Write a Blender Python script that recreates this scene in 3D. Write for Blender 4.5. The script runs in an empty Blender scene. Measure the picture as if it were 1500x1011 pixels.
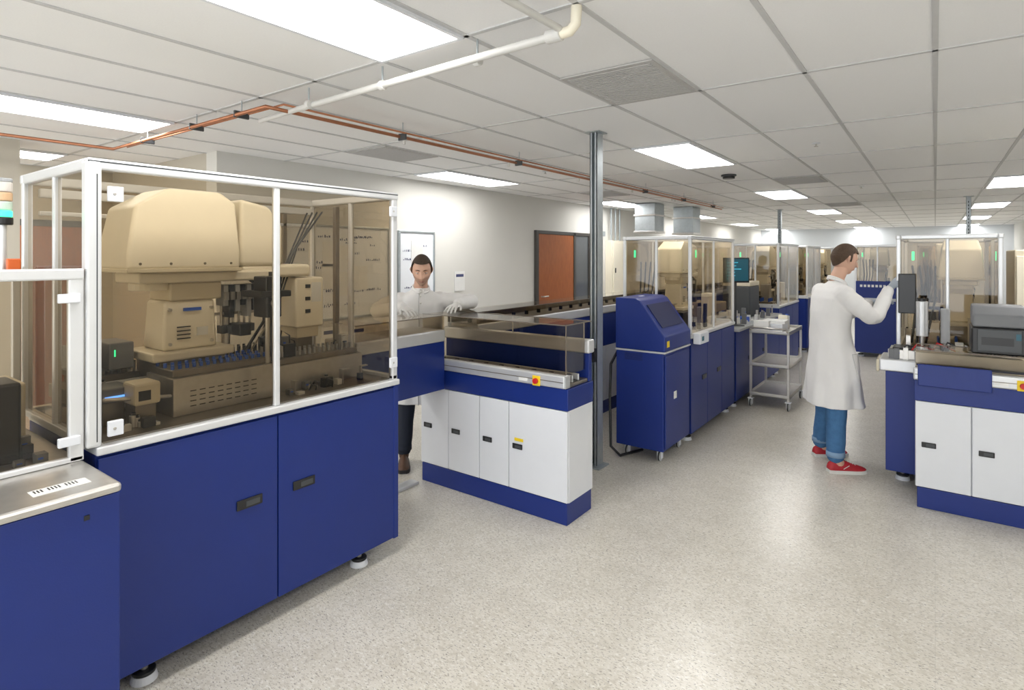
import bpy, bmesh, math, random
from mathutils import Vector, Matrix
random.seed(3)
scene=bpy.context.scene
scene.view_settings.view_transform='Standard'
V=Vector
# ------------------------------------------------------------ materials
def mat(name,col,rough=.5,metal=0,var=.06,scale=12,bump=0,bscale=60,spec=.5,emit=None,es=0,coat=0):
    m=bpy.data.materials.new(name); m.use_nodes=True
    nt=m.node_tree; b=nt.nodes['Principled BSDF']
    b.inputs['Roughness'].default_value=rough; b.inputs['Metallic'].default_value=metal
    b.inputs['Specular IOR Level'].default_value=spec
    b.inputs['Coat Weight'].default_value=coat
    tc=nt.nodes.new('ShaderNodeTexCoord')
    n=nt.nodes.new('ShaderNodeTexNoise'); n.inputs['Scale'].default_value=scale; n.inputs['Detail'].default_value=3
    nt.links.new(tc.outputs['Object'],n.inputs['Vector'])
    mx=nt.nodes.new('ShaderNodeMix'); mx.data_type='RGBA'
    mx.inputs[6].default_value=(*[c*(1-var) for c in col],1); mx.inputs[7].default_value=(*[min(1,c*(1+var)) for c in col],1)
    nt.links.new(n.outputs['Fac'],mx.inputs[0]); nt.links.new(mx.outputs[2],b.inputs['Base Color'])
    if bump:
        n2=nt.nodes.new('ShaderNodeTexNoise'); n2.inputs['Scale'].default_value=bscale
        nt.links.new(tc.outputs['Object'],n2.inputs['Vector'])
        bp=nt.nodes.new('ShaderNodeBump'); bp.inputs['Strength'].default_value=bump; bp.inputs['Distance'].default_value=.01
        nt.links.new(n2.outputs['Fac'],bp.inputs['Height']); nt.links.new(bp.outputs['Normal'],b.inputs['Normal'])
    if emit:
        b.inputs['Emission Color'].default_value=(*emit,1); b.inputs['Emission Strength'].default_value=es
    return m
def glassmat(name,tint,ior=1.45):
    m=bpy.data.materials.new(name); m.use_nodes=True; nt=m.node_tree; nt.nodes.clear()
    o=nt.nodes.new('ShaderNodeOutputMaterial'); t=nt.nodes.new('ShaderNodeBsdfTransparent'); t.inputs[0].default_value=(*tint,1)
    g=nt.nodes.new('ShaderNodeBsdfGlossy'); g.inputs['Roughness'].default_value=.03; g.inputs[0].default_value=(1,1,1,1)
    f=nt.nodes.new('ShaderNodeFresnel'); f.inputs[0].default_value=ior
    x=nt.nodes.new('ShaderNodeMixShader'); nt.links.new(f.outputs[0],x.inputs[0]); nt.links.new(t.outputs[0],x.inputs[1]); nt.links.new(g.outputs[0],x.inputs[2])
    nt.links.new(x.outputs[0],o.inputs[0]); return m
BLUE=mat('blue_powdercoat',(.005,.024,.19),.42,0,.05,8,.04,220)
BLUED=mat('blue_seam',(.003,.010,.07),.6)
WHT=mat('white_powdercoat',(.76,.78,.82),.4,0,.02)
ALU=mat('aluminium_profile',(.70,.71,.72),.38,.5,.04)
ALUW=mat('bright_aluminium_frame',(.74,.75,.76),.35,.35,.03)
STEEL=mat('brushed_steel',(.58,.56,.53),.3,.75,.1,30)
STEELD=mat('dark_steel_deck',(.26,.23,.19),.35,.6,.15,20)
GALV=mat('galvanised_steel',(.44,.48,.50),.42,.7,.15,25)
CREAM=mat('cream_plastic',(.90,.84,.69),.42,0,.03)
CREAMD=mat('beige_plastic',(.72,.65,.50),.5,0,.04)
BLK=mat('black_plastic',(.015,.015,.017),.35)
GREY=mat('dark_grey_plastic',(.06,.065,.07),.4)
LGREY=mat('light_grey_plastic',(.42,.43,.44),.45)
MGREY=mat('mid_grey_plastic',(.17,.175,.185),.45)
RUB=mat('rubber',(.02,.02,.02),.7)
COP=mat('copper',(.46,.20,.11),.4,.7,.3,6)
PIPEW=mat('painted_pipe',(.66,.65,.62),.45)
RED=mat('red_plastic',(.6,.02,.02),.4)
YEL=mat('yellow_label',(.9,.65,.02),.5)
BLUL=mat('blue_caps',(.03,.12,.6),.4)
TEAL=mat('screen_teal',(.01,.05,.07),.3,emit=(.05,.35,.5),es=.12)
GRN=mat('green_lamp',(.05,.7,.3),.3,emit=(.05,1,.4),es=2.0)
BLED=mat('blue_lamp',(.05,.2,.8),.3,emit=(.1,.3,1),es=3)
ORG=mat('orange_plastic',(.8,.16,.03),.4)
GLASS=glassmat('bronze_acrylic',(.66,.585,.47))
GLASSL=glassmat('light_bronze_acrylic',(.78,.73,.65))
WALLM=mat('wall_paint',(.70,.69,.65),.8,0,.02,3,.05,200)
WALLB=mat('wall_paint_beige',(.54,.50,.42),.8,0,.02,3)
WALLF=mat('far_wall_paint',(.72,.76,.80),.8,0,.02,3)
DARK=mat('dark_frame',(.05,.045,.04),.5)
LABEL=mat('paper_label',(.8,.8,.78),.6)
VENT=mat('vent_grey',(.50,.49,.48),.7,0,.1,60)
BOARD=mat('whiteboard',(.84,.87,.91),.25,0,.01)
INK=mat('marker_ink',(.05,.06,.15),.6)
TBAR=mat('ceiling_tbar',(.60,.60,.60),.6)
LAMP=13.0
def lampmat():
    m=bpy.data.materials.new('troffer_diffuser'); m.use_nodes=True; nt=m.node_tree; nt.nodes.clear()
    o=nt.nodes.new('ShaderNodeOutputMaterial'); e=nt.nodes.new('ShaderNodeEmission'); e.inputs[0].default_value=(1,.985,.96,1); e.inputs[1].default_value=LAMP
    nt.links.new(e.outputs[0],o.inputs[0]); return m
LAMPM=lampmat()
def floormat():
    m=bpy.data.materials.new('vinyl_tile_flecked'); m.use_nodes=True; nt=m.node_tree; b=nt.nodes['Principled BSDF']
    b.inputs['Roughness'].default_value=.28
    L=nt.links.new; N=nt.nodes.new
    tc=N('ShaderNodeTexCoord')
    def fleck(rotz,sx,sy,scale,lo,hi):
        mp=N('ShaderNodeMapping'); mp.inputs['Rotation'].default_value=(0,0,rotz); mp.inputs['Scale'].default_value=(sx,sy,1)
        L(tc.outputs['Object'],mp.inputs[0]); n=N('ShaderNodeTexNoise'); n.inputs['Scale'].default_value=scale; n.inputs['Detail'].default_value=1.5
        L(mp.outputs[0],n.inputs['Vector']); r=N('ShaderNodeMapRange'); r.inputs[1].default_value=lo; r.inputs[2].default_value=hi
        L(n.outputs['Fac'],r.inputs[0]); return r.outputs[0]
    base=N('ShaderNodeMix'); base.data_type='RGBA'; base.inputs[6].default_value=(.64,.605,.53,1); base.inputs[7].default_value=(.70,.665,.59,1)
    L(fleck(0,1,1,6,.35,.65),base.inputs[0]); col=base.outputs[2]
    for (rz,sx,sy,sc,lo,hi,c,amt) in [(.5,1,2.2,60,.61,.67,(.28,.245,.20),.65),(2.1,1,2.4,50,.61,.68,(.38,.34,.27),.8),(1.2,1,2,65,.58,.68,(.80,.78,.73),.8),(2.9,1,2.2,72,.65,.69,(.15,.14,.13),.75),(1.7,1,1.8,34,.55,.66,(.56,.52,.44),.7)]:
        mx=N('ShaderNodeMix'); mx.data_type='RGBA'; mu=N('ShaderNodeMath'); mu.operation='MULTIPLY'; mu.inputs[1].default_value=amt
        L(fleck(rz,sx,sy,sc,lo,hi),mu.inputs[0]); L(mu.outputs[0],mx.inputs[0]); L(col,mx.inputs[6]); mx.inputs[7].default_value=(*c,1); col=mx.outputs[2]
    br=N('ShaderNodeTexBrick'); br.offset=0; br.inputs['Color1'].default_value=(1,1,1,1); br.inputs['Color2'].default_value=(.975,.975,.975,1); br.inputs['Mortar'].default_value=(.88,.88,.88,1)
    br.inputs['Scale'].default_value=1; br.inputs['Mortar Size'].default_value=.0015; br.inputs['Brick Width'].default_value=.305; br.inputs['Row Height'].default_value=.305
    L(tc.outputs['Object'],br.inputs['Vector'])
    mm=N('ShaderNodeMix'); mm.data_type='RGBA'; mm.blend_type='MULTIPLY'; mm.inputs[0].default_value=1
    L(col,mm.inputs[6]); L(br.outputs[0],mm.inputs[7]); L(mm.outputs[2],b.inputs['Base Color']); return m
FLOORM=floormat()
CEILM=mat('ceiling_tile',(.90,.90,.90),.9,0,.03,120,.08,300)
def woodmat():
    m=mat('cherry_door',(.42,.10,.022),.35); nt=m.node_tree
    n=[x for x in nt.nodes if x.type=='TEX_NOISE'][0]; mp=nt.nodes.new('ShaderNodeMapping'); mp.inputs['Scale'].default_value=(9,9,.6)
    tc=[x for x in nt.nodes if x.type=='TEX_COORD'][0]; nt.links.new(tc.outputs['Object'],mp.inputs[0]); nt.links.new(mp.outputs[0],n.inputs['Vector'])
    mx=[x for x in nt.nodes if x.type=='MIX'][0]; mx.inputs[6].default_value=(.20,.045,.008,1); mx.inputs[7].default_value=(.50,.155,.035,1); return m
WOOD=woodmat()
# ------------------------------------------------------------ builder
class G:
    def __init__(s,name): s.name=name; s.p={}
    def g(s,part,m,bev=0,smooth=False,remesh=0,sm=0):
        if part not in s.p: s.p[part]=[bmesh.new(),m,bev,smooth,remesh,sm]
        return s.p[part][0]
    def box(s,part,m,x0,x1,y0,y1,z0,z1,bev=.004):
        bm=s.g(part,m,bev)
        if m in (GLASS,GLASSL):
            d=[x1-x0,y1-y0,z1-z0]; k=d.index(min(d)); c=[(x0+x1)/2,(y0+y1)/2,(z0+z1)/2]
            if k==0: q=[(c[0],y0,z0),(c[0],y1,z0),(c[0],y1,z1),(c[0],y0,z1)]
            elif k==1: q=[(x0,c[1],z0),(x1,c[1],z0),(x1,c[1],z1),(x0,c[1],z1)]
            else: q=[(x0,y0,c[2]),(x1,y0,c[2]),(x1,y1,c[2]),(x0,y1,c[2])]
            bm.faces.new([bm.verts.new(p) for p in q]); return
        v=[bm.verts.new((x,y,z)) for x in (x0,x1) for y in (y0,y1) for z in (z0,z1)]
        for f in ((0,1,3,2),(4,6,7,5),(0,4,5,1),(2,3,7,6),(0,2,6,4),(1,5,7,3)): bm.faces.new([v[i] for i in f])
    def hull(s,part,m,pts,bev=.01,**k):
        bm=s.g(part,m,bev,**k); t=bmesh.new()
        for p in pts: t.verts.new(p)
        bmesh.ops.convex_hull(t,input=t.verts)
        bmesh.ops.dissolve_limit(t,angle_limit=.02,verts=t.verts,edges=t.edges)
        me=bpy.data.meshes.new('tmp'); t.to_mesh(me); bm.from_mesh(me); bpy.data.meshes.remove(me); t.free()
    def prism(s,part,m,pts,axis,a0,a1,bev=.004):
        bm=s.g(part,m,bev)
        def mk(p,a): return {'x':(a,p[0],p[1]),'y':(p[0],a,p[1]),'z':(p[0],p[1],a)}[axis]
        A=[bm.verts.new(mk(p,a0)) for p in pts]; B=[bm.verts.new(mk(p,a1)) for p in pts]; n=len(pts)
        bm.faces.new(A); bm.faces.new(B[::-1])
        for i in range(n): bm.faces.new((A[i],B[i],B[(i+1)%n],A[(i+1)%n]))
    def loft(s,part,m,rings,bev=0,smooth=True,remesh=0,sm=0):
        bm=s.g(part,m,bev,smooth,remesh,sm); R=[[bm.verts.new(p) for p in r] for r in rings]; n=len(R[0])
        for a,b in zip(R,R[1:]):
            for i in range(n): bm.faces.new((a[i],a[(i+1)%n],b[(i+1)%n],b[i]))
        bm.faces.new(R[0][::-1]); bm.faces.new(R[-1])
    def tube(s,part,m,pts,rad,seg=12,caps=True,**k):
        pts=[V(p) for p in pts]
        if not isinstance(rad,(list,tuple)): rad=[rad]*len(pts)
        rad=list(rad)
        if caps:
            d0=(pts[0]-pts[1]).normalized(); d1=(pts[-1]-pts[-2]).normalized(); r0=rad[0]; r1=rad[-1]
            a=[(pts[0]+d0*r0*math.sin(t),r0*math.cos(t)) for t in (1.4,.9,.45)]; b=[(pts[-1]+d1*r1*math.sin(t),r1*math.cos(t)) for t in (.45,.9,1.4)]
            pts=[q[0] for q in a]+pts+[q[0] for q in b]; rad=[q[1] for q in a]+rad+[q[1] for q in b]
        up=None; rings=[]
        for i,p in enumerate(pts):
            t=(pts[min(i+1,len(pts)-1)]-pts[max(i-1,0)]).normalized()
            if up is None:
                up=V((0,0,1)) if abs(t.z)<.9 else V((1,0,0))
            u=(up-t*up.dot(t)).normalized(); w=t.cross(u); up=u
            rings.append([p+(u*math.cos(2*math.pi*j/seg)+w*math.sin(2*math.pi*j/seg))*rad[i] for j in range(seg)])
        s.loft(part,m,rings,**k)
    def cyl(s,part,m,p0,p1,r,seg=20,r2=None):
        s.tube(part,m,[p0,p1],[r,r if r2 is None else r2],seg,caps=False,smooth=False,bev=min(r*.15,.004))
    def done(s):
        allv=[v.co for d in s.p.values() for v in d[0].verts]
        mn=V([min(c[i] for c in allv) for i in range(3)]); mxx=V([max(c[i] for c in allv) for i in range(3)])
        loc=V(((mn.x+mxx.x)/2,(mn.y+mxx.y)/2,mn.z))
        single=len(s.p)==1
        e=None
        if not single:
            e=bpy.data.objects.new(s.name,None); scene.collection.objects.link(e); e.location=loc; e.empty_display_size=.1
        for part,(bm,m,bev,smooth,rem,smo) in s.p.items():
            if m not in (GLASS,GLASSL): bmesh.ops.recalc_face_normals(bm,faces=bm.faces)
            bmesh.ops.translate(bm,verts=bm.verts,vec=-loc)
            me=bpy.data.meshes.new(part); bm.to_mesh(me); bm.free()
            me.materials.append(m)
            o=bpy.data.objects.new(s.name if single else part,me); scene.collection.objects.link(o)
            if single: o.location=loc
            else: o.parent=e
            if rem:
                r=o.modifiers.new('r','REMESH'); r.mode='VOXEL'; r.voxel_size=rem; r.use_smooth_shade=True
                if smo: q=o.modifiers.new('s','SMOOTH'); q.iterations=smo; q.factor=.5
            elif smooth:
                for f in me.polygons: f.use_smooth=True
            if bev and m not in (GLASS,GLASSL):
                b=o.modifiers.new('b','BEVEL'); b.width=bev; b.segments=2 if bev<.012 else 4; b.limit_method='ANGLE'; b.angle_limit=.45; b.use_clamp_overlap=True
                if bev>=.012:
                    for f in me.polygons: f.use_smooth=True
                    b.harden_normals=True
        return e
CZ=2.7
# ------------------------------------------------------------ room shell
def single(name,m,*b,bev=0):
    g=G(name); g.box(name,m,*b,bev=bev); g.done()
single('floor',FLOORM,-8.3,2.2,-4.2,25.2,-.1,0)
single('ceiling',CEILM,-8.3,2.2,-4.2,25.2,CZ,CZ+.1)
single('wall_left',WALLM,-5.7,-5.5,2.75,25,0,CZ)
single('wall_alcove',WALLB,-8.0,-5.7,2.75,2.95,0,CZ)
single('wall_alcove_left',WALLB,-8.2,-8.0,-4,2.95,0,CZ)
single('wall_pilaster',WALLB,-6.7,-6.35,1.1,1.49,0,CZ)
single('wall_right',WALLM,2.0,2.2,-4,25,0,CZ)
single('wall_far',WALLF,-5.5,2.0,24,24.2,0,CZ)
g=G('wall_back'); g.box('sill',WALLM,-8.0,2.0,-4.2,-4,0,.5,0); g.box('head',WALLM,-8.0,2.0,-4.2,-4,2.5,CZ,0); g.box('jamb',WALLM,-8.0,-6.5,-4.2,-4,.5,2.5,0); g.box('jamb',WALLM,1.5,2.0,-4.2,-4,.5,2.5,0); g.done()  # unseen back wall; its opening is added to let fill light in
g=G('added_window_1')  # made-up window frame behind the camera, dressing for the fill light
for x in (-6.5,-4.5,-2.5,-.5,1.45): g.box('mullions',ALU,x,x+.05,-4.15,-4.05,.5,2.5)
g.box('rails',ALU,-6.5,1.5,-4.15,-4.05,.5,.55); g.box('rails',ALU,-6.5,1.5,-4.15,-4.05,2.45,2.5); g.done()
single('baseboard_left',DARK,-5.5,-5.488,2.75,24,0,.1)
single('baseboard_far',DARK,-5.48,2.0,23.988,24,0,.1)
SX=.57; SY=1.482
gx=[i*SX for i in range(-14,4)]; gy=[.5+SY*i for i in range(-3,17)]
g=G('trim_1')
for x in gx: g.box('tbars',TBAR,x-.012,x+.012,-4,24,CZ-.006,CZ,bev=0)
for y in gy: g.box('tbars',TBAR,-8,2,y-.012,y+.012,CZ-.006,CZ,bev=0)
g.done()
def troffer(x0,y0):
    g=G('ceiling_light_panel'); x1=x0+SX; y1=y0+SY
    g.box('diffuser',LAMPM,x0+.03,x1-.03,y0+.03,y1-.03,CZ-.014,CZ-.008,bev=0)
    for b in ((x0+.01,x1-.01,y0+.01,y0+.03),(x0+.01,x1-.01,y1-.03,y1-.01),(x0+.01,x0+.03,y0+.03,y1-.03),(x1-.03,x1-.01,y0+.03,y1-.03)):
        g.box('frame',WHT,*b,CZ-.02,CZ-.004,bev=0)
    g.done()
for ix in (-9,-4,1):
    for iy in (-3,0,3,6,9,12,15): troffer(ix*SX,.5+iy*SY)
for iy in (-3,0): troffer(-13*SX,.5+iy*SY)
def vent(x0,y0,w=SX,h=.72):
    g=G('ceiling_air_vent'); g.box('frame',VENT,x0+.012,x0+w-.012,y0+.012,y0+h-.012,CZ-.012,CZ-.002,bev=.002)
    for i in range(24): 
        yy=y0+.05+i*(h-.1)/23.5; g.box('louvres',VENT,x0+.04,x0+w-.04,yy,yy+.008,CZ-.016,CZ-.012,bev=0)
    g.done()
vent(-3*SX,2.75); vent(-8*SX,3.5); vent(-3*SX,8.0); vent(-3*SX,12.4); vent(-8*SX,8)
g=G('smoke_detector'); g.cyl('body',BLK,(-2.05,7.3,CZ-.05),(-2.05,7.3,CZ-.02),.07,24); g.cyl('base',GREY,(-2.05,7.3,CZ-.02),(-2.05,7.3,CZ),.09,24); g.done()
for x,y in ((-.85,5.7),(-3.7,5.7),(-.85,9.6),(-3.7,9.9)):
    g=G('sprinkler_head'); g.cyl('escutcheon',WHT,(x,y,CZ-.008),(x,y,CZ),.035); g.cyl('stem',STEEL,(x,y,CZ-.03),(x,y,CZ-.008),.007,10); g.cyl('deflector',STEEL,(x,y,CZ-.034),(x,y,CZ-.03),.018); g.done()
g=G('sprinkler_pipe')
g.tube('pipe',PIPEW,[(-3.15,2.07,2.60),(-1.25,2.0,2.60)],.018,16,caps=True)
g.tube('pipe_far',PIPEW,[(-3.62,2.10,2.60),(-3.15,2.07,2.60)],.016,12)
for x in (-3.0,-2.35,-1.7): 
    g.cyl('couplings',PIPEW,(x-.015,2.045,2.60),(x+.015,2.045,2.60),.026); g.cyl('hanger_rods',GALV,(x,2.045,2.62),(x,2.045,2.7),.005,8)
g.cyl('couplings',PIPEW,(-1.29,2.0,2.60),(-1.22,2.0,2.60),.028)
g.tube('branch',CREAM,[(-1.25,2.0,2.60),(-1.18,2.0,2.603),(-1.155,2.0,2.625),(-1.15,2.0,2.695)],.022,16)
g.tube('branch2',PIPEW,[(-1.22,1.98,2.615),(-1.28,1.6,2.65),(-1.3,.4,2.65)],.015,12)
g.tube('run',PIPEW,[(-3.42,2.4,2.65),(-3.42,11.2,2.65)],.011,12)
for y in (3.2,4.6,6,7.5,9): g.cyl('drops',PIPEW,(-3.42,y,2.59),(-3.42,y,2.65),.011)
g.done()
g=G('copper_pipe')
g.tube('run_long',COP,[(-5.57,-.5,2.60),(-5.57,1.92,2.60),(-3.25,1.92,2.60),(-3.25,2.1,2.60),(-3.25,11.1,2.58)],.012,12)
g.tube('run_thin',COP,[(-5.5,2.0,2.62),(-3.19,2.0,2.62),(-3.19,11.0,2.60)],.007,10)
for y in (3,4.5,6,7.5,9,10.5): 
    g.box('clamps',GREY,-3.265,-3.185,y-.008,y+.008,2.568,2.62); g.cyl('rods',GALV,(-3.22,y,2.62),(-3.22,y,2.7),.004,8)
for x in (-5.0,-4.2,-3.6): g.box('clamps',GREY,x-.008,x+.008,1.908,2.008,2.585,2.63); g.cyl('rods',GALV,(x,1.96,2.63),(x,1.96,2.7),.004,8)
g.done()
g=G('door_1')
g.box('leaf',WOOD,-5.5,-5.46,8.2,9.38,0.01,2.08); g.box('frame',DARK,-5.5,-5.45,8.12,8.2,0,2.14); g.box('frame',DARK,-5.5,-5.45,9.38,9.45,0,2.14)
g.box('frame',DARK,-5.5,-5.45,8.2,10.02,2.08,2.14); g.box('frame',DARK,-5.5,-5.45,9.95,10.02,0,2.08); g.box('frame',DARK,-5.5,-5.45,9.45,9.95,0,.1)
g.box('sidelight',mat('sidelight_glass',(.12,.13,.14),.1),-5.498,-5.47,9.45,9.95,.1,2.08)
g.cyl('lever',STEEL,(-5.40,8.28,1.0),(-5.40,8.42,1.0),.011); g.cyl('lever_stem',STEEL,(-5.46,8.28,1.0),(-5.40,8.28,1.0),.012)
g.done()
g=G('door_2')
g.box('leaf',WOOD,-8.0,-7.96,1.62,2.45,.01,2.03); g.box('frame',DARK,-8.0,-7.95,1.55,1.62,0,2.1); g.box('frame',DARK,-8.0,-7.95,2.45,2.52,0,2.1); g.box('frame',DARK,-8.0,-7.95,1.62,2.45,2.03,2.1); g.done()
def board(y0,y1,z0,z1,n):
    g=G('whiteboard'); g.box('panel',BOARD,-5.495,-5.475,y0,y1,z0,z1,bev=0)
    for b in ((y0-.025,y1+.025,z0-.025,z0),(y0-.025,y1+.025,z1,z1+.025),(y0-.025,y0,z0,z1),(y1,y1+.025,z0,z1)): g.box('rim',GALV,-5.497,-5.46,*b)
    for i in range(n):
        y=random.uniform(y0+.05,y1-.25); z=random.uniform(z0+.1,z1-.08)
        for k in range(random.randint(3,8)):
            h=random.uniform(.01,.03); g.box('writing',INK,-5.4745,-5.472,y+k*.028,y+k*.028+random.uniform(.005,.018),z,z+h,bev=0)
    for i in range(max(1,n//5)):
        y=random.uniform(y0+.1,y1-.3); z=random.uniform(z0+.1,z1-.35); g.box('paper',LABEL,-5.474,-5.470,y,y+.21,z,z+.28,bev=0)
    g.done()
board(3.45,4.85,1.0,2.02,34); board(5.05,5.65,1.1,2.0,8)
for y,z in ((3.9,.62),(4.3,.6),(6.1,1.2)):
    g=G('wall_notice'); g.box('paper',LABEL,-5.497,-5.49,y,y+.22,z,z+.28,bev=0); g.box('print',INK,-5.489,-5.488,y+.03,y+.19,z+.2,z+.24,bev=0); g.done()
g=G('electrical_panel'); g.box('case',CREAM,-5.5,-5.35,10.75,11.5,.75,2.02); g.box('door',CREAM,-5.35,-5.335,10.8,11.45,.8,1.97); g.box('latch',BLK,-5.335,-5.325,10.86,10.9,1.35,1.45); 
for y in (10.85,11.05,11.25): g.cyl('conduit',GALV,(-5.42,y,2.02),(-5.42,y,2.7),.018,10)
g.box('junction_boxes',GALV,-5.5,-5.42,10.5,10.6,2.1,2.2);g.done()
for (x,y) in ((-4.6,10.2),(-4.3,11.4)):
    g=G('air_duct'); g.box('duct',GALV,x,x+.4,y,y+.45,2.15,2.69); g.box('flange',STEEL,x-.02,x+.42,y-.02,y+.47,2.13,2.17); g.box('flange2',STEEL,x-.02,x+.42,y-.02,y+.47,2.45,2.48); g.done()
# ------------------------------------------------------------ strut posts
def post(x,y):
    g=G('support_post'); w=.032
    g.box('web',GALV,x-w,x+w,y+w-.006,y+w,.012,CZ-.008,bev=0); g.box('flange_a',GALV,x-w,x-w+.006,y-w,y+w-.006,.012,CZ-.008,bev=0); g.box('flange_b',GALV,x+w-.006,x+w,y-w,y+w-.006,.012,CZ-.008,bev=0)
    g.box('lips',GALV,x-w,x-w+.02,y-w,y-w+.005,.012,CZ-.008,bev=0); g.box('lips',GALV,x+w-.02,x+w,y-w,y-w+.005,.012,CZ-.008,bev=0)
    g.box('second_channel',GALV,x-w,x+w,y+w,y+w+.04,.012,CZ-.008,bev=0)
    for i in range(44): z=.1+i*.058; g.box('slots',BLK,x-.006,x+.006,y+w-.009,y+w-.0065,z,z+.028,bev=0)
    g.box('foot_plate',GALV,x-.08,x+.08,y-.08,y+.09,0,.012); g.box('top_plate',GALV,x-.07,x+.07,y-.07,y+.08,CZ-.008,CZ-.001)
    g.box('outlet',BLK,x-.03,x+.03,y-w-.03,y-w,.85,.96)
    g.done()
post(-2.22,4.16); post(.45,12.3); post(-2.7,13.4)
# ------------------------------------------------------------ machines
def latch(g,axis,p):
    x,y,z=p
    if axis=='x':
        g.box('latches',BLK,x,x+.008,y-.06,y+.06,z-.022,z+.022,bev=.006); g.box('latch_inset',GREY,x+.008,x+.011,y-.02,y+.045,z-.012,z+.012,bev=.002)
    else:
        g.box('latches',BLK,x-.04,x+.04,y-.008,y,z-.018,z+.018,bev=.005); g.box('latch_inset',GREY,x-.015,x+.032,y-.011,y-.008,z-.01,z+.01,bev=.002)
def caster(g,x,y,r=.035,top=.1):
    g.cyl('caster_wheels',LGREY,(x-.012,y,r),(x+.012,y,r),r); g.cyl('caster_tyres',RUB,(x-.009,y,r),(x+.009,y,r),r+.0005)
    g.box('caster_forks',WHT,x-.02,x-.014,y-.02,y+.02,r*.6,top); g.box('caster_forks',WHT,x+.014,x+.02,y-.02,y+.02,r*.6,top); g.box('caster_forks',WHT,x-.03,x+.03,y-.03,y+.03,top-.012,top)
def foot(g,x,y,top=.1):
    g.cyl('levelling_feet',WHT,(x,y,0),(x,y,.03),.05,24,.042); g.cyl('feet_pads',BLK,(x,y,.03),(x,y,.045),.042,24); g.cyl('feet_stems',STEEL,(x,y,.045),(x,y,top),.014)
def frame(g,x0,x1,y0,y1,z0,z1,ys=(),xs=(),w=.035,back=True,tint=None,top=.045):
    tint=tint or GLASS
    def post(x,y,ww=w): g.box('frame_posts',ALUW,x-ww/2,x+ww/2,y-ww/2,y+ww/2,z0,z1-top*.5,bev=.006)
    h=w/2
    for x in (x0+h,x1-h):
        for y in (y0+h,y1-h): post(x,y)
    for y in ys: post(x1-h,y,w*.8); post(x0+h,y,w*.6)
    for x in xs: post(x,y0+h,w*.8); post(x,y1-h,w*.8)
    g.box('top_rails',ALUW,x0-.004,x0+w,y0-.004,y1+.004,z1-top,z1,bev=.008); g.box('top_rails',ALUW,x1-w,x1+.004,y0-.004,y1+.004,z1-top,z1,bev=.008)
    g.box('top_rails_cross',ALUW,x0+w,x1-w,y0-.004,y0+w,z1-top,z1,bev=.008); g.box('top_rails_cross',ALUW,x0+w,x1-w,y1-w,y1+.004,z1-top,z1,bev=.008)
    g.box('rail_groove',GREY,x1+.0035,x1+.0045,y0,y1,z1-top*.36,z1-top*.22,bev=0)
    g.box('bottom_rails',ALUW,x0,x1,y0,y0+w,z0,z0+.025); g.box('bottom_rails',ALUW,x0,x1,y1-w,y1,z0,z0+.025)
    g.box('bottom_rails',ALUW,x0,x0+w,y0,y1,z0,z0+.025)
    t=.005
    g.box('acrylic_front',tint,x1-h-t/2,x1-h+t/2,y0+w,y1-w,z0+.01,z1-top,bev=0)
    if back: g.box('acrylic_rear',tint,x0+h-t/2,x0+h+t/2,y0+w,y1-w,z0+.025,z1-top,bev=0)
    g.box('acrylic_side_a',tint,x0+w,x1-w,y0+h-t/2,y0+h+t/2,z0+.025,z1-top,bev=0); g.box('acrylic_side_b',tint,x0+w,x1-w,y1-h-t/2,y1-h+t/2,z0+.025,z1-top,bev=0)
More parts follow.
